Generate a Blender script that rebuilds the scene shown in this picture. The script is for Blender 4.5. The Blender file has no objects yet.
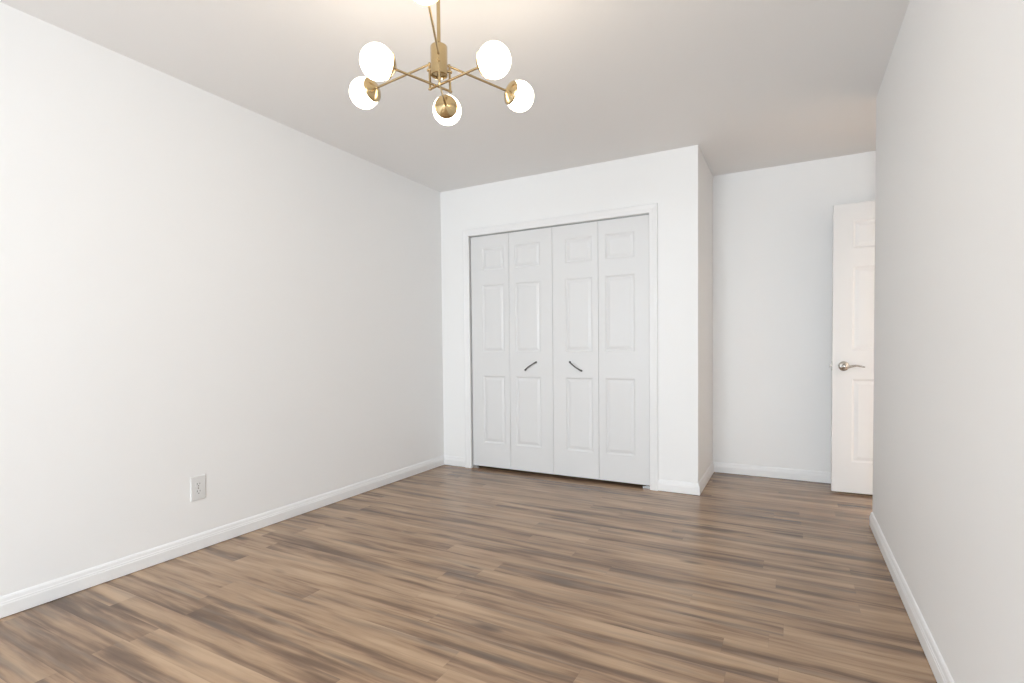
import bpy, bmesh, math, random
from mathutils import Vector, Matrix
C = bpy.context.scene.collection
SC = bpy.context.scene

# ------------------------------------------------------------------ camera
CAM_F, CAM_YAW, CAM_PITCH, CAM_ROLL, CAM_H = 512.998, -0.4880, -0.02756, -0.00988, 1.0560
CAM_CX, CAM_CY = 7.37, 19.54
fw = Vector((math.sin(CAM_YAW) * math.cos(CAM_PITCH), math.cos(CAM_YAW) * math.cos(CAM_PITCH), math.sin(CAM_PITCH)))
rt = Vector((math.cos(CAM_YAW), -math.sin(CAM_YAW), 0)); up = rt.cross(fw)
r2 = rt * math.cos(CAM_ROLL) + up * math.sin(CAM_ROLL)
u2 = -rt * math.sin(CAM_ROLL) + up * math.cos(CAM_ROLL)
cd = bpy.data.cameras.new('camera'); cam = bpy.data.objects.new('camera', cd); C.objects.link(cam)
M = Matrix((r2, u2, -fw)).transposed().to_4x4(); M.translation = (0, 0, CAM_H)
cam.matrix_world = M
cd.sensor_width = 36; cd.lens = CAM_F * 36 / 1024
cd.shift_x = -CAM_CX / 1024; cd.shift_y = CAM_CY / 1024
cd.clip_start = 0.02
SC.camera = cam

# ------------------------------------------------------------------ world, daylight, exposure
W = bpy.data.worlds.new('overcast_sky'); SC.world = W; W.use_nodes = True
bgn = W.node_tree.nodes['Background']
bgn.inputs[0].default_value = (0.86, 0.93, 1.0, 1); bgn.inputs[1].default_value = 1.5
vs = SC.view_settings
SC.display_settings.display_device = 'sRGB'
vs.view_transform = 'Standard'; vs.look = 'None'; vs.gamma = 1; vs.use_curve_mapping = False
vs.exposure = 0.04

# room dimensions (metres): x to the right wall, y towards the closet, camera above the origin
H = 2.44
XL, XR, YC, XC, YB, YR = -2.7716, 0.4159, 3.7501, -0.5770, 4.5015, 3.5387
YF = -3.20                    # window wall behind the camera
XE = 1.000                    # entry wall of the alcove
OX0, OX1, OZ = -2.473, -0.914, 2.016   # closet opening
WX0, WX1, WZ0, WZ1 = -1.95, 0.15, 0.55, 2.15   # window

T = 0.12                      # wall thickness
def area(name, loc, rot, sx, sy, power, col):
    l = bpy.data.lights.new(name, 'AREA'); l.shape = 'RECTANGLE'; l.size = sx; l.size_y = sy
    l.energy = power; l.color = col
    o = bpy.data.objects.new(name, l); C.objects.link(o); o.location = loc; o.rotation_euler = rot
    return o
# daylight through the window behind the camera, an added hall fill lamp, and the chandelier's own globes
PWR = dict(front=210.0, hall=330.0, globes=12.5)
SKY = (0.89, 0.97, 1.035)
area('daylight_front', ((WX0 + WX1) / 2, YF - 0.30, (WZ0 + WZ1) / 2), (math.radians(90), 0, 0), WX1 - WX0, WZ1 - WZ0, PWR['front'], SKY)
area('added_hall_fill', (1.70, 1.20, 2.35), (0, 0, 0), 0.35, 0.35, PWR['hall'], (1.0, 0.92, 0.83))  # unseen lamp, put in to brighten the alcove through its doorway

# ------------------------------------------------------------------ materials
def principled(name, col, rough=0.5, metal=0.0, spec=0.5):
    m = bpy.data.materials.new(name); m.use_nodes = True
    b = m.node_tree.nodes['Principled BSDF']
    b.inputs['Base Color'].default_value = (*col, 1); b.inputs['Roughness'].default_value = rough
    b.inputs['Metallic'].default_value = metal; b.inputs['Specular IOR Level'].default_value = spec
    return m

class NT:
    def __init__(s, m): s.t = m.node_tree; s.n = s.t.nodes; s.l = s.t.links
    def new(s, kind, **kw):
        n = s.n.new(kind)
        for k, v in kw.items(): setattr(n, k, v)
        return n
    def put(s, sock, v):
        if hasattr(v, 'is_output'): s.l.new(v, sock)
        else: sock.default_value = v
    def math(s, op, a, b=0.0, c=0.0):
        n = s.new('ShaderNodeMath', operation=op)
        s.put(n.inputs[0], a); s.put(n.inputs[1], b); s.put(n.inputs[2], c)
        return n.outputs[0]
    def vec(s, x, y, z):
        n = s.new('ShaderNodeCombineXYZ')
        for i, v in enumerate((x, y, z)): s.put(n.inputs[i], v)
        return n.outputs[0]
    def noise(s, v, scale, detail=2, rough=0.5, dist=0.0):
        n = s.new('ShaderNodeTexNoise'); s.l.new(v, n.inputs['Vector'])
        n.inputs['Scale'].default_value = scale; n.inputs['Detail'].default_value = detail
        n.inputs['Roughness'].default_value = rough; n.inputs['Distortion'].default_value = dist
        return n.outputs['Fac']
    def mix(s, f, a, b, mode='MIX'):
        n = s.new('ShaderNodeMix', data_type='RGBA', blend_type=mode)
        s.put(n.inputs[0], f); s.put(n.inputs[6], a); s.put(n.inputs[7], b)
        return n.outputs[2]

def paint(name, col, rough=0.55, bump=0.02, scale=220, spec=0.3):
    """rolled wall paint: flat colour with a very fine roller stipple"""
    m = principled(name, col, rough, 0, spec); k = NT(m); b = k.n['Principled BSDF']
    tc = k.new('ShaderNodeTexCoord')
    h = k.noise(tc.outputs['Object'], scale, 3)
    bp = k.new('ShaderNodeBump'); bp.inputs['Strength'].default_value = bump; bp.inputs['Distance'].default_value = 0.002
    k.l.new(h, bp.inputs['Height']); k.l.new(bp.outputs[0], b.inputs['Normal'])
    return m

def floor_material():
    m = principled('laminate_planks', (0.3, 0.22, 0.16), 0.3, 0, 0.42); k = NT(m); b = k.n['Principled BSDF']
    tc = k.new('ShaderNodeTexCoord'); sp = k.new('ShaderNodeSeparateXYZ'); k.l.new(tc.outputs['Object'], sp.inputs[0])
    x, y = sp.outputs[0], sp.outputs[1]
    PW, PL = 0.1, 1.22
    ry = k.math('DIVIDE', k.math('SUBTRACT', y, 0.05), PW)
    row = k.math('FLOOR', ry); fy = k.math('FRACT', ry)
    wn = k.new('ShaderNodeTexWhiteNoise', noise_dimensions='1D'); k.l.new(row, wn.inputs['W'])
    rx = k.math('ADD', k.math('DIVIDE', x, PL), k.math('MULTIPLY', wn.outputs['Value'], 7.3))
    col = k.math('FLOOR', rx); fx = k.math('FRACT', rx)
    wn2 = k.new('ShaderNodeTexWhiteNoise', noise_dimensions='3D'); k.l.new(k.vec(row, col, 3.7), wn2.inputs['Vector'])
    sc = k.new('ShaderNodeSeparateColor'); k.l.new(wn2.outputs['Color'], sc.inputs[0])
    s1, s2, s3 = sc.outputs
    # streaks run along the plank; every plank is its own cut of wood
    ox = k.math('MULTIPLY', s1, 40.0); oy = k.math('MULTIPLY', s2, 30.0)
    gx, gy = k.math('ADD', x, ox), k.math('ADD', y, oy)
    wob = k.noise(k.vec(k.math('MULTIPLY', gx, 3.0), k.math('MULTIPLY', gy, 6.0), s3), 1.0, 2)
    gyw = k.math('ADD', gy, k.math('MULTIPLY', k.math('SUBTRACT', wob, 0.5), 0.022))
    cut = k.noise(k.vec(k.math('MULTIPLY', gx, 1.25), k.math('MULTIPLY', gyw, 20.0), s3), 1.0, 3, 0.5, 0.4)
    run = k.noise(k.vec(k.math('MULTIPLY', x, 1.35), k.math('MULTIPLY', k.math('ADD', y, k.math('MULTIPLY', wob, 0.012)), 17.0), 4.4), 1.0, 2, 0.5, 0.3)
    broad = k.math('ADD', k.math('MULTIPLY', cut, 0.55), k.math('MULTIPLY', run, 0.45))
    mid = k.noise(k.vec(k.math('MULTIPLY', gx, 5.0), k.math('MULTIPLY', gyw, 90.0), s3), 1.0, 4, 0.6)
    fine = k.noise(k.vec(k.math('MULTIPLY', gx, 18.0), k.math('MULTIPLY', gyw, 420.0), s3), 1.0, 3, 0.6)
    blotch = k.noise(k.vec(k.math('MULTIPLY', gx, 4.5), k.math('MULTIPLY', gyw, 14.0), s2), 1.0, 2)
    t = k.math('ADD', k.math('MULTIPLY', k.math('ADD', k.math('MULTIPLY', k.math('SUBTRACT', broad, 0.5), 1.35), 0.5), 1.02), k.math('MULTIPLY', mid, 0.26))
    t = k.math('ADD', t, k.math('MULTIPLY', fine, 0.08))
    t = k.math('ADD', t, k.math('MULTIPLY', k.math('SUBTRACT', s1, 0.5), 0.12))
    t = k.math('ADD', t, k.math('MULTIPLY', k.math('SUBTRACT', blotch, 0.5), 0.22))
    rp = k.new('ShaderNodeValToRGB'); k.l.new(t, rp.inputs[0])
    el = rp.color_ramp.elements
    cols = [(0.42, (0.115, 0.070, 0.045)), (0.53, (0.185, 0.116, 0.073)), (0.63, (0.292, 0.186, 0.115)),
            (0.73, (0.395, 0.260, 0.160)), (0.90, (0.510, 0.352, 0.225))]
    el[0].position, el[0].color = cols[0][0], (*cols[0][1], 1)
    el[1].position, el[1].color = cols[-1][0], (*cols[-1][1], 1)
    for p, c in cols[1:-1]:
        e = el.new(p); e.color = (*c, 1)
    # weathered grey streaks
    g = k.noise(k.vec(k.math('MULTIPLY', gx, 1.5), k.math('MULTIPLY', gyw, 24.0), k.math('ADD', s2, 9.0)), 1.0, 2)
    mr = k.new('ShaderNodeMapRange'); k.l.new(g, mr.inputs[0])
    mr.inputs[1].default_value, mr.inputs[2].default_value, mr.inputs[3].default_value, mr.inputs[4].default_value = 0.53, 0.70, 0.0, 0.5
    c = k.mix(mr.outputs[0], rp.outputs[0], (0.165, 0.132, 0.105, 1))
    # small dark knots
    vo = k.new('ShaderNodeTexVoronoi'); k.l.new(k.vec(k.math('MULTIPLY', gx, 2.2), k.math('MULTIPLY', gyw, 7.0), 0.0), vo.inputs['Vector'])
    vo.inputs['Scale'].default_value = 1.0
    kn = k.new('ShaderNodeMapRange'); k.l.new(vo.outputs['Distance'], kn.inputs[0])
    kn.inputs[1].default_value, kn.inputs[2].default_value, kn.inputs[3].default_value, kn.inputs[4].default_value = 0.04, 0.17, 0.75, 0.0
    c = k.mix(kn.outputs[0], c, (0.085, 0.058, 0.042, 1))
    # seams
    ey = k.math('MULTIPLY', k.math('MINIMUM', fy, k.math('SUBTRACT', 1.0, fy)), PW)
    ex = k.math('MULTIPLY', k.math('MINIMUM', fx, k.math('SUBTRACT', 1.0, fx)), PL)
    e = k.math('MINIMUM', ey, ex)
    sm = k.new('ShaderNodeMapRange'); k.l.new(e, sm.inputs[0])
    sm.inputs[1].default_value, sm.inputs[2].default_value, sm.inputs[3].default_value, sm.inputs[4].default_value = 0.0003, 0.0012, 0.16, 0.0
    c = k.mix(sm.outputs[0], c, (0.07, 0.05, 0.036, 1))
    k.l.new(c, b.inputs['Base Color'])
    rr = k.math('ADD', k.math('MULTIPLY', mid, 0.10), 0.19); k.l.new(rr, b.inputs['Roughness'])
    bp = k.new('ShaderNodeBump'); bp.inputs['Strength'].default_value = 0.06; bp.inputs['Distance'].default_value = 0.001
    k.l.new(k.math('SUBTRACT', k.math('MULTIPLY', mid, 0.5), sm.outputs[0]), bp.inputs['Height'])
    k.l.new(bp.outputs[0], b.inputs['Normal'])
    return m

def brushed(name, col, rough, aniso_scale=(40, 40, 900)):
    m = principled(name, col, rough, 1.0); k = NT(m); b = k.n['Principled BSDF']
    tc = k.new('ShaderNodeTexCoord'); mp = k.new('ShaderNodeMapping'); k.l.new(tc.outputs['Object'], mp.inputs[0])
    mp.inputs['Scale'].default_value = aniso_scale
    n = k.noise(mp.outputs[0], 1.0, 2)
    k.l.new(k.math('ADD', k.math('MULTIPLY', n, 0.12), rough - 0.06), b.inputs['Roughness'])
    return m

MAT = {}
MAT['wall'] = paint('white_wall_paint', (0.905, 0.903, 0.898))
MAT['ceiling'] = paint('flat_ceiling_paint', (0.925, 0.918, 0.91), 0.8, 0.03, 160, 0.15)
MAT['trim'] = paint('satin_trim_paint', (0.875, 0.875, 0.875), 0.42, 0.008, 90, 0.5)
MAT['door'] = paint('satin_door_paint', (0.765, 0.765, 0.765), 0.38, 0.012, 120, 0.45)
MAT['floor'] = floor_material()
MAT['brass'] = brushed('brushed_brass', (0.52, 0.40, 0.225), 0.22)
MAT['nickel'] = brushed('satin_nickel', (0.52, 0.50, 0.47), 0.26)
MAT['pull'] = brushed('dark_pewter', (0.16, 0.155, 0.15), 0.38)
MAT['steel'] = brushed('galvanised_steel', (0.45, 0.46, 0.46), 0.45)
MAT['plastic'] = principled('white_plastic', (0.78, 0.78, 0.775), 0.35, 0, 0.5)
MAT['slot'] = principled('dark_slot', (0.05, 0.05, 0.05), 0.7)

def globe_material():
    m = principled('lit_opal_glass', (0.95, 0.93, 0.88), 0.25); b = m.node_tree.nodes['Principled BSDF']
    b.inputs['Emission Color'].default_value = (1.0, 0.845, 0.66, 1); b.inputs['Emission Strength'].default_value = PWR['globes']
    return m
MAT['globe'] = globe_material()

def pane_material():
    m = bpy.data.materials.new('window_glass'); m.use_nodes = True; k = NT(m); k.n.clear()
    o = k.new('ShaderNodeOutputMaterial'); mx = k.new('ShaderNodeMixShader'); a = k.new('ShaderNodeBsdfTransparent'); g = k.new('ShaderNodeBsdfGlossy')
    g.inputs['Roughness'].default_value = 0.02; mx.inputs[0].default_value = 0.06
    k.l.new(a.outputs[0], mx.inputs[1]); k.l.new(g.outputs[0], mx.inputs[2]); k.l.new(mx.outputs[0], o.inputs[0])
    return m
MAT['glass'] = pane_material()

# ------------------------------------------------------------------ mesh helpers
def obj(name, bm, mat, parent=None, smooth=False, bevel=0.0):
    bmesh.ops.recalc_face_normals(bm, faces=bm.faces[:])
    me = bpy.data.meshes.new(name); bm.to_mesh(me); bm.free()
    me.materials.append(mat)
    if smooth:
        for p in me.polygons: p.use_smooth = True
    o = bpy.data.objects.new(name, me); C.objects.link(o)
    if parent: o.parent = parent
    if bevel:
        md = o.modifiers.new('edge', 'BEVEL'); md.width = bevel; md.segments = 2; md.limit_method = 'ANGLE'
    if smooth:
        md = o.modifiers.new('split', 'EDGE_SPLIT'); md.split_angle = math.radians(38)
    return o

def tag(o, label, cat, group=None, kind=None):
    o['label'] = label; o['category'] = cat
    if group: o['group'] = group
    if kind: o['kind'] = kind
    return o

def empty(name, loc=(0, 0, 0), rz=0.0):
    o = bpy.data.objects.new(name, None); C.objects.link(o); o.location = loc; o.rotation_euler = (0, 0, rz)
    o.empty_display_size = 0.1
    return o

def box(bm, x0, x1, y0, y1, z0, z1):
    v = [bm.verts.new((x, y, z)) for z in (z0, z1) for x, y in ((x0, y0), (x1, y0), (x1, y1), (x0, y1))]
    for f in ((0, 3, 2, 1), (4, 5, 6, 7), (0, 1, 5, 4), (1, 2, 6, 5), (2, 3, 7, 6), (3, 0, 4, 7)):
        bm.faces.new([v[i] for i in f])

def boxes(*bs):
    bm = bmesh.new()
    for b in bs: box(bm, *b)
    return bm

def loft(bm, rings, close=True):
    vs_ = [[bm.verts.new(p) for p in r] for r in rings]
    n = len(vs_[0])
    for a, b in zip(vs_, vs_[1:]):
        for i in range(n):
            bm.faces.new((a[i], a[(i + 1) % n], b[(i + 1) % n], b[i]))
    if close:
        bm.faces.new(vs_[0][::-1]); bm.faces.new(vs_[-1])

def tube(bm, pts, rad, seg=12):
    pts = [Vector(p) for p in pts]
    rad = rad if isinstance(rad, (list, tuple)) else [rad] * len(pts)
    rings = []; prev = None
    for i, p in enumerate(pts):
        d = (pts[min(i + 1, len(pts) - 1)] - pts[max(i - 1, 0)]).normalized()
        a = prev if prev is not None else (Vector((0, 0, 1)) if abs(d.z) < 0.9 else Vector((1, 0, 0)))
        u = (a - d * a.dot(d)).normalized(); prev = u; w = d.cross(u)
        # flattened sections come as (a, b) pairs
        ra, rb = rad[i] if isinstance(rad[i], (list, tuple)) else (rad[i], rad[i])
        rings.append([p + u * (ra * math.cos(t)) + w * (rb * math.sin(t)) for t in (2 * math.pi * j / seg for j in range(seg))])
    loft(bm, rings)

def lathe(bm, prof, seg=40, mat4=Matrix()):
    """prof: (radius, height) pairs about the local z axis; radius 0 closes an end"""
    rings = []
    for r, z in prof:
        if r < 1e-6: rings.append([bm.verts.new(mat4 @ Vector((0, 0, z)))])
        else: rings.append([bm.verts.new(mat4 @ Vector((r * math.cos(2 * math.pi * j / seg), r * math.sin(2 * math.pi * j / seg), z))) for j in range(seg)])
    for a, b in zip(rings, rings[1:]):
        for j in range(seg):
            i = (j + 1) % seg
            if len(a) == 1 and len(b) == 1: continue
            if len(a) == 1: bm.faces.new((a[0], b[i], b[j]))
            elif len(b) == 1: bm.faces.new((a[j], a[i], b[0]))
            else: bm.faces.new((a[j], a[i], b[i], b[j]))

def aim(loc, d):
    """frame at loc whose z axis points along d"""
    return Matrix.Translation(loc) @ Vector(d).to_track_quat('Z', 'Y').to_matrix().to_4x4()

# ------------------------------------------------------------------ the shell
def wall(name, label, *bs):
    return tag(obj(name, boxes(*bs), MAT['wall']), label, 'wall', kind='structure')
tag(obj('floor', boxes((XL - T, 2.3, YF - T, YB + T, -0.08, 0)), MAT['floor']), 'brown and grey wood-look plank laminate floor', 'floor', kind='structure')
tag(obj('ceiling', boxes((XL - T, 2.3, YF - T, YB + T, H, H + 0.1)), MAT['ceiling']), 'plain white painted ceiling above the chandelier', 'ceiling', kind='structure')
wall('wall_left', 'long plain white wall with the power outlet', (XL - T, XL, YF - T, YB + T, 0, H))
wall('wall_right', 'plain white wall at the right edge, ending at the alcove', (XR, XR + T, YF, YR, 0, H), (XR + T, XE + T, YR - T, YR, 0, H))
wall('wall_back', 'white end wall of the alcove behind the open door', (XL, 2.3, YB, YB + T, 0, H))
wall('wall_closet', 'white wall around the bifold closet doors', (XL, OX0 - 0.012, YC, YC + 0.1, 0, H), (OX1 + 0.012, XC, YC, YC + 0.1, 0, H),
     (OX0 - 0.012, OX1 + 0.012, YC, YC + 0.1, OZ + 0.012, H), (XC - 0.1, XC, YC + 0.1, YB, 0, H))
wall('wall_entry', 'white wall with the doorway to the hall, hidden beside the alcove', (XE, XE + T, YR, 3.565, 0, H), (XE, XE + T, 4.30, YB, 0, H), (XE, XE + T, 3.565, 4.30, 2.04, H))
wall('wall_hall', 'white hallway wall beyond the alcove doorway', (2.3, 2.3 + T, YF, YB + T, 0, H), (XR + T, 2.3, YF - T, YF, 0, H))
wall('wall_front', 'white window wall behind the camera', (XL, WX0, YF - T, YF, 0, H), (WX1, XR + T, YF - T, YF, 0, H), (WX0, WX1, YF - T, YF, 0, WZ0), (WX0, WX1, YF - T, YF, WZ1, H))

# windows behind the camera
def window(name, label, loc, rz, ww, wh):
    win = tag(empty(name, loc, rz), label, 'window', kind='structure')
    f = 0.05
    obj('window_frame', boxes((-ww / 2, -ww / 2 + f, -0.10, -0.02, 0, wh), (ww / 2 - f, ww / 2, -0.10, -0.02, 0, wh), (-ww / 2 + f, ww / 2 - f, -0.10, -0.02, 0, f),
                              (-ww / 2 + f, ww / 2 - f, -0.10, -0.02, wh - f, wh), (-0.03, 0.03, -0.09, -0.03, f, wh - f)), MAT['trim'], win, bevel=0.004)
    for a, b in ((-ww / 2 + f, -0.03), (0.03, ww / 2 - f)):
        obj('pane', boxes((a, b, -0.062, -0.058, f, wh - f)), MAT['glass'], win)
    obj('window_sill', boxes((-ww / 2 - 0.05, ww / 2 + 0.05, 0.001, 0.07, -0.03, 0.0)), MAT['trim'], win, bevel=0.006)
window('window_1', 'wide white framed window in the end wall behind the camera', ((WX0 + WX1) / 2, YF, WZ0), 0, WX1 - WX0, WZ1 - WZ0)

# baseboards: a profile swept along the wall, mitred at the corners
BASE = [(0.0, 0.0025), (0.0128, 0.0025), (0.0135, 0.004), (0.0135, 0.052), (0.0115, 0.056), (0.0115, 0.061), (0.0095, 0.064), (0.0075, 0.076), (0.0040, 0.083), (0.0, 0.085)]
def baseboard(name, label, pieces):
    """pieces: (start, end, outward normal, mitre at start, mitre at end); mitre 1 = inside corner, -1 = outside corner"""
    bm = bmesh.new()
    for p0, p1, n, m0, m1 in pieces:
        p0, p1, n = Vector(p0), Vector(p1), Vector(n)
        d = (p1 - p0).normalized()
        loft(bm, [[Vector((*(p0 + n * v + d * (v * m0)), z)) for v, z in BASE], [Vector((*(p1 + n * v - d * (v * m1)), z)) for v, z in BASE]])
    return tag(obj(name, bm, MAT['trim']), label, 'baseboard', kind='structure')
CW = 0.060
baseboard('baseboard_left', 'white baseboard along the left wall below the outlet', [((XL, YF), (XL, YC), (1, 0), 1, 1)])
baseboard('baseboard_closet_left', 'short white baseboard between the left corner and closet trim', [((XL, YC), (OX0 - CW, YC), (0, -1), 1, 0)])
baseboard('baseboard_closet_right', 'white baseboard wrapping the corner right of the closet doors', [((OX1 + CW, YC), (XC, YC), (0, -1), 0, -1), ((XC, YC), (XC, YB), (1, 0), -1, 1)])
baseboard('baseboard_back', 'white baseboard on the alcove end wall left of the open door', [((XC, YB), (XE, YB), (0, -1), 1, 1)])
baseboard('baseboard_right', 'white baseboard along the right wall at the picture edge', [((XR, YF), (XR, YR), (-1, 0), 1, -1), ((XR, YR), (XE, YR), (0, 1), -1, 1)])
baseboard('baseboard_front', 'white baseboard under the window behind the camera', [((XL, YF), (XR, YF), (0, 1), 1, 1)])

# casing round the closet opening, mitred
CAS = [(0.0, 0.0), (0.0, 0.008), (0.004, 0.010), (0.020, 0.011), (0.024, 0.0125), (0.026, 0.0115), (0.030, 0.012), (0.046, 0.0165), (0.054, 0.0175), (CW - 0.002, 0.0165), (CW, 0.014), (CW, 0.0)]
def casing(name, label, P):
    """P(u_side, along) -> world point builder over left, top and right runs"""
    bm = bmesh.new()
    rings = [[P(-1, u, 0.0, v) for u, v in CAS], [P(-1, u, 1.0, v) for u, v in CAS], [P(1, u, 1.0, v) for u, v in CAS], [P(1, u, 0.0, v) for u, v in CAS]]
    loft(bm, rings)
    return tag(obj(name, bm, MAT['trim']), label, 'door trim', kind='structure')
def PC(side, u, top, v):
    x = OX0 - u if side < 0 else OX1 + u
    return Vector((x, YC - v, (OZ + u) if top else 0.0))
casing('trim_1', 'white moulded trim framing the closet doors', PC)
def PE(side, u, top, v):
    y = 3.565 + 0.002 - u if side < 0 else 4.30 - 0.002 + u
    return Vector((XE - v, max(y, YR + 0.014), (2.038 + u) if top else 0.0))
casing('trim_2', 'white moulded trim framing the hall doorway', PE)
# jamb lining of the closet opening with the steel track for the bifold doors
tag(obj('trim_3', boxes((OX0 - 0.012, OX0, YC, YC + 0.1, 0, OZ), (OX1, OX1 + 0.012, YC, YC + 0.1, 0, OZ), (OX0 - 0.012, OX1 + 0.012, YC, YC + 0.1, OZ, OZ + 0.012)), MAT['trim']),
    'white jamb lining inside the closet opening', 'door trim', kind='structure')

# ------------------------------------------------------------------ moulded door leaves
PZ = [(0.231, 0.810), (1.013, 1.588), (1.712, 1.902)]     # panel heights above the floor
def moulded_leaf(w, z0, z1, cols, thick, fz):
    """slab with its front at y = 0 and recessed, raised-field panels pressed into it; cols: panel x ranges"""
    bm = bmesh.new()
    xs = sorted({0.0, w, *[c for r in cols for c in r]}); zs = sorted({z0, z1, *[z for r in fz for z in r]})
    for back, yy in ((False, 0.0), (True, thick)):
        s = -1 if back else 1
        grid = {(i, j): bm.verts.new((x, yy, z)) for i, x in enumerate(xs) for j, z in enumerate(zs)}
        for i in range(len(xs) - 1):
            for j in range(len(zs) - 1):
                q = [grid[i, j], grid[i + 1, j], grid[i + 1, j + 1], grid[i, j + 1]]
                if (xs[i], xs[i + 1]) in cols and (zs[j], zs[j + 1]) in fz:
                    prev = q
                    for ins, dep in ((0.004, 0.0035), (0.012, 0.0075), (0.016, 0.0075), (0.034, 0.0025), (0.037, 0.0018)):
                        a, b, c, d = xs[i] + ins, xs[i + 1] - ins, zs[j] + ins, zs[j + 1] - ins
                        cur = [bm.verts.new((X, yy + s * dep, Z)) for X, Z in ((a, c), (b, c), (b, d), (a, d))]
                        for e in range(4): bm.faces.new((prev[e], prev[(e + 1) % 4], cur[(e + 1) % 4], cur[e]))
                        prev = cur
                    bm.faces.new(prev)
                else: bm.faces.new(q)
        if back: gb = grid
        else: gf = grid
    nx, nz = len(xs) - 1, len(zs) - 1
    for i in range(nx):
        for j in (0, nz): bm.faces.new((gf[i, j], gf[i + 1, j], gb[i + 1, j], gb[i, j]))
    for j in range(nz):
        for i in (0, nx): bm.faces.new((gf[i, j], gf[i, j + 1], gb[i, j + 1], gb[i, j]))
    return bm

def bow_pull(name, ends, parent):
    """arched cabinet pull between two feet on a face at y = 0"""
    a, b = Vector(ends[0]), Vector(ends[1])
    bm = bmesh.new(); pts = []; rad = []
    for i in range(25):
        t = i / 24; h = 0.026 * math.sin(math.pi * t) ** 0.62
        p = a.lerp(b, t); pts.append(Vector((p.x, -h - 0.001, p.z)))
        rad.append(0.0051 + 0.0018 * abs(2 * t - 1) ** 3)
    tube(bm, pts, rad, 10)
    for p in (a, b):
        lathe(bm, [(0.0, -0.0005), (0.0085, -0.0005), (0.0085, 0.003), (0.0065, 0.007), (0.0, 0.007)], 16, aim((p.x, 0, p.z), (0, -1, 0)))
    return obj(name, bm, MAT['pull'], parent, smooth=True)

YD = YC + 0.012            # face of the bifold doors, just inside the jamb
G = 0.0025
cuts = [OX0 + 0.009, -2.0880, -1.6920, -1.3085, OX1 - 0.005]
def bifold(name, label, i0, pull_leaf, pull_ends, bracket_x):
    d = tag(empty(name, (cuts[i0], YD, 0)), label, 'closet door', 'bifold closet doors', 'structure')
    for k in (0, 1):
        x0, x1 = cuts[i0 + k], cuts[i0 + k + 1]; w = x1 - x0 - G
        cols = [(0.112, w - 0.046)] if k == 0 else [(0.054, w - 0.106)]
        leaf = obj('door_leaf', moulded_leaf(w, 0.025, OZ - 0.009, cols, 0.034, PZ), MAT['door'], d)
        leaf.location = (x0 + G / 2 - cuts[i0], 0, 0)
        if k == pull_leaf:
            bow_pull('pull_handle', [(px - x0 - G / 2, 0, pz) for px, pz in pull_ends], leaf)['label'] = 'dark pewter arched pull handle'
    # floor pivot bracket under the outer corner
    bm = boxes((bracket_x - 0.026, bracket_x + 0.026, 0.004, 0.030, 0.0, 0.004), (bracket_x - 0.026, bracket_x + 0.026, 0.004, 0.008, 0.004, 0.016))
    lathe(bm, [(0, 0.004), (0.006, 0.004), (0.006, 0.021), (0, 0.021)], 12, Matrix.Translation((bracket_x, 0.02, 0)))
    br = obj('pivot_bracket', bm, MAT['steel'], d); br.location = (-cuts[i0], 0, 0)
    br['label'] = 'grey steel pivot bracket on the floor'
    return d
bifold('door_1', 'left white bifold closet door pair, nearer the long left wall', 0, 1, [(-1.941, 0.865), (-1.843, 0.929)], OX0 + 0.035)
bifold('door_2', 'right white bifold closet door pair, nearer the alcove', 2, 0, [(-1.545, 0.932), (-1.449, 0.865)], OX1 - 0.032)
tag(obj('trim_4', boxes((OX0 + 0.002, OX1 - 0.002, YC + 0.018, YC + 0.040, OZ - 0.005, OZ)), MAT['steel']), 'dark slot of the steel track above the bifold doors', 'door track', kind='structure')

# ------------------------------------------------------------------ bedroom door, standing open in the alcove
DW, DT = 0.735, 0.035
dx, dy, da = 0.254, 4.218, math.radians(3.2)
door = tag(empty('door_3', (dx, dy, 0), da), 'open white panel door with a lever handle standing in the alcove', 'door', kind='structure')
pw = (DW - 0.118 * 2 - 0.10) / 2
leaf = obj('door_leaf', moulded_leaf(DW, 0.015, 2.022, [(0.118, 0.118 + pw), (0.118 + pw + 0.10, DW - 0.118)], DT, PZ), MAT['door'], door)
def lever(parent, y, side):
    bm = bmesh.new(); px, pz = 0.068, 0.900
    A = aim((px, y, pz), (0, side, 0))
    lathe(bm, [(0, -0.0005), (0.033, -0.0005), (0.0335, 0.003), (0.031, 0.007), (0.022, 0.0105), (0.014, 0.013), (0.0125, 0.020), (0.0135, 0.040), (0.0155, 0.046), (0.0145, 0.054), (0.009, 0.058), (0, 0.059)], 36, A)
    pts, rad = [], []
    for i in range(22):
        t = i / 21
        z = pz - 0.003 + 0.009 * math.sin(math.pi * (2.05 * t - 0.55)) * (0.25 + 0.6 * t) + 0.007 * t * t
        pts.append((px + 0.118 * t, y + side * (0.047 - 0.006 * math.sin(math.pi * t)), z))
        rad.append((0.0100 - 0.0052 * t, 0.0080 - 0.0038 * t))
    tube(bm, pts, rad, 14)
    return obj('lever_handle', bm, MAT['nickel'], parent, smooth=True)
lever(door, 0.0, -1)['label'] = 'satin nickel wavy lever handle'
lever(door, DT, 1)['label'] = 'satin nickel wavy lever handle on the far face'
bm = boxes((-0.0035, 0.001, 0.006, 0.029, 0.868, 0.932))
loft(bm, [[(-0.0016, 0.010, 0.891), (-0.0016, 0.025, 0.891), (-0.0016, 0.025, 0.909), (-0.0016, 0.010, 0.909)],
          [(-0.015, 0.016, 0.891), (-0.015, 0.025, 0.891), (-0.015, 0.025, 0.909), (-0.015, 0.016, 0.909)]])
obj('latch', bm, MAT['nickel'], door)['label'] = 'metal latch on the door edge'
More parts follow.
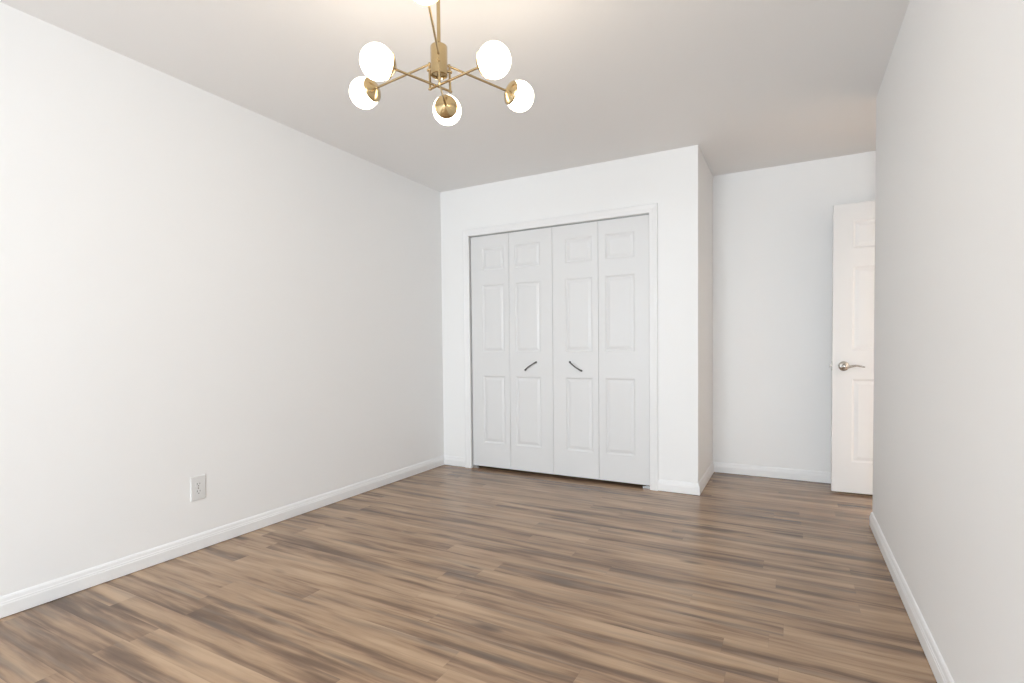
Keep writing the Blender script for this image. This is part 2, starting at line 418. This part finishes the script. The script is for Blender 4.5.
for z in (0.25, 1.05, 1.80):
    bm = bmesh.new(); lathe(bm, [(0, 0), (0.006, 0), (0.006, 0.09), (0, 0.09)], 12, Matrix.Translation((DW + 0.003, -0.004, z)))
    obj('hinge', bm, MAT['nickel'], door, smooth=True)

# ------------------------------------------------------------------ wall outlet
ow = empty('wall_outlet', (XL, 1.580, 0.327)); tag(ow, 'white duplex power outlet low on the left wall', 'outlet')
bm = bmesh.new()
hw, hh = 0.039, 0.063
loft(bm, [[(0.0, -hw, -hh), (0.0, hw, -hh), (0.0, hw, hh), (0.0, -hw, hh)], [(0.003, -hw, -hh), (0.003, hw, -hh), (0.003, hw, hh), (0.003, -hw, hh)],
          [(0.0050, -hw + 0.004, -hh + 0.004), (0.0050, hw - 0.004, -hh + 0.004), (0.0050, hw - 0.004, hh - 0.004), (0.0050, -hw + 0.004, hh - 0.004)]])
obj('cover_plate', bm, MAT['plastic'], ow)
for s in (1, -1):
    bm = bmesh.new(); zc = 0.0195 * s
    ring = []
    for j in range(32):
        t = 2 * math.pi * j / 32
        ring.append((0.0165 * math.cos(t), max(-0.0135, min(0.0135, 0.0175 * math.sin(t)))))
    loft(bm, [[(0.0045, a, zc + b) for a, b in ring], [(0.0066, a, zc + b) for a, b in ring]])
    rc = obj('receptacle', bm, MAT['plastic'], ow)
    bm = boxes((0.0062, 0.0069, -0.0080, -0.0056, zc - 0.001, zc + 0.0085), (0.0062, 0.0069, 0.0056, 0.0078, zc, zc + 0.0075))
    lathe(bm, [(0, 0.0062), (0.0028, 0.0062), (0.0028, 0.0069), (0, 0.0069)], 14, Matrix.Translation((0, 0, zc - 0.0075)) @ Matrix.Rotation(math.radians(90), 4, 'Y'))
    obj('plug_slots', bm, MAT['slot'], rc)['label'] = 'dark plug slots'
bm = bmesh.new(); lathe(bm, [(0, 0.0045), (0.0032, 0.0045), (0.0028, 0.0060), (0, 0.0063)], 16, Matrix.Rotation(math.radians(90), 4, 'Y'))
obj('screw', bm, MAT['nickel'], ow)['label'] = 'small metal centre screw'

# ------------------------------------------------------------------ chandelier
HX, HY, hb, ht = -1.0949, 1.4849, 2.008, 2.109
GR = 0.0553
# per bent rod: globe on the upper run, globe on the lower run, top and bottom of its upright
RODS = [((-0.9386, 1.7919, 2.0299), (-1.2029, 1.2936, 1.9930), (-1.0762, 1.5196, 2.0521), (-1.0733, 1.5196, 1.9641)),
        ((-1.4503, 1.4872, 2.0337), (-0.8705, 1.4844, 2.0017), (-1.1349, 1.4815, 2.0565), (-1.1318, 1.4810, 1.9702)),
        ((-0.9050, 1.1620, 2.0760), (-1.2043, 1.6816, 1.9920), (-1.0699, 1.4486, 2.0600), (-1.0715, 1.4545, 1.9600))]
chan = tag(empty('chandelier', (HX, HY, H)), 'brass ceiling chandelier with six lit white globes on crossing arms', 'chandelier')
B = Vector((HX, HY, H))
def hang(p): return Vector(p) - B      # local to the ceiling rose
axis = Vector((0, 0, 1))
bm = bmesh.new()
lathe(bm, [(0, 0), (0.062, 0), (0.062, -0.012), (0.056, -0.022), (0.022, -0.027), (0.012, -0.034), (0, -0.034)], 48)
can = obj('canopy', bm, MAT['brass'], chan, smooth=True)
bm = bmesh.new(); tube(bm, [hang((HX, HY, ht - 0.01)), hang((HX, HY, H - 0.015))], 0.0064, 20)
obj('stem', bm, MAT['brass'], chan, smooth=True)
bm = bmesh.new()
A = aim(hang((HX, HY, hb)), axis); hl = ht - hb; hr = 0.0293
lathe(bm, [(0, 0.006), (hr - 0.006, 0.006), (hr - 0.004, 0), (hr, 0.001), (hr, hl - 0.002), (hr - 0.001, hl), (0.012, hl + 0.008), (0.009, hl + 0.014), (0, hl + 0.014)], 48, A)
lathe(bm, [(0, 0.007), (0.007, 0.006), (0.006, -0.004), (0, -0.005)], 20, A)
obj('hub', bm, MAT['brass'], chan, smooth=True)
def globe_end(arm, root, centre):
    """brass cup and opal globe on the end of an arm"""
    d = (centre - root).normalized(); A = aim(centre, d)
    bm = bmesh.new()
    lathe(bm, [(r * GR, z * GR) for r, z in ((0, -1.22), (0.075, -1.22), (0.09, -1.165), (0.15, -1.145), (0.45, -1.00), (0.70, -0.855), (0.79, -0.775), (0.80, -0.735), (0.78, -0.73), (0.68, -0.80), (0, -0.80))], 48, A)
    obj('globe_cup', bm, MAT['brass'], arm, smooth=True)
    bm = bmesh.new()
    lathe(bm, [(0, -GR)] + [(GR * math.sin(a), -GR * math.cos(a)) for a in (math.pi * i / 28 for i in range(1, 28))] + [(0, GR)], 48, A)
    g = obj('globe', bm, MAT['globe'], arm, smooth=True); g['label'] = 'glowing white opal glass globe'
for rod in RODS:
    gu, gl, st, sb = (hang(p) for p in rod)
    D = ((st + sb) / 2 - hang((HX, HY, 0))); D.z = 0; D.normalize()
    eu, elw = gu - (gu - st).normalized() * (GR * 1.18), gl - (gl - sb).normalized() * (GR * 1.18)
    bm = bmesh.new(); R0 = 0.0040
    n1, n2 = (gu - st).normalized(), (gl - sb).normalized()
    tube(bm, [eu, st - n1 * 0.006], R0, 12)
    tube(bm, [st + Vector((0, 0, 0.006)), sb - Vector((0, 0, 0.004))], R0 * 1.05, 12)
    tube(bm, [sb - n2 * 0.006, elw], R0, 12)
    arm = obj('arm', bm, MAT['brass'], chan, smooth=True)
    bm = bmesh.new(); mid = st.lerp(sb, 0.22); tube(bm, [mid - D * 0.010, mid + D * 0.008], 0.0052, 14)
    obj('arm_clamp', bm, MAT['brass'], arm, smooth=True)
    globe_end(arm, st, gu); globe_end(arm, sb, gl)
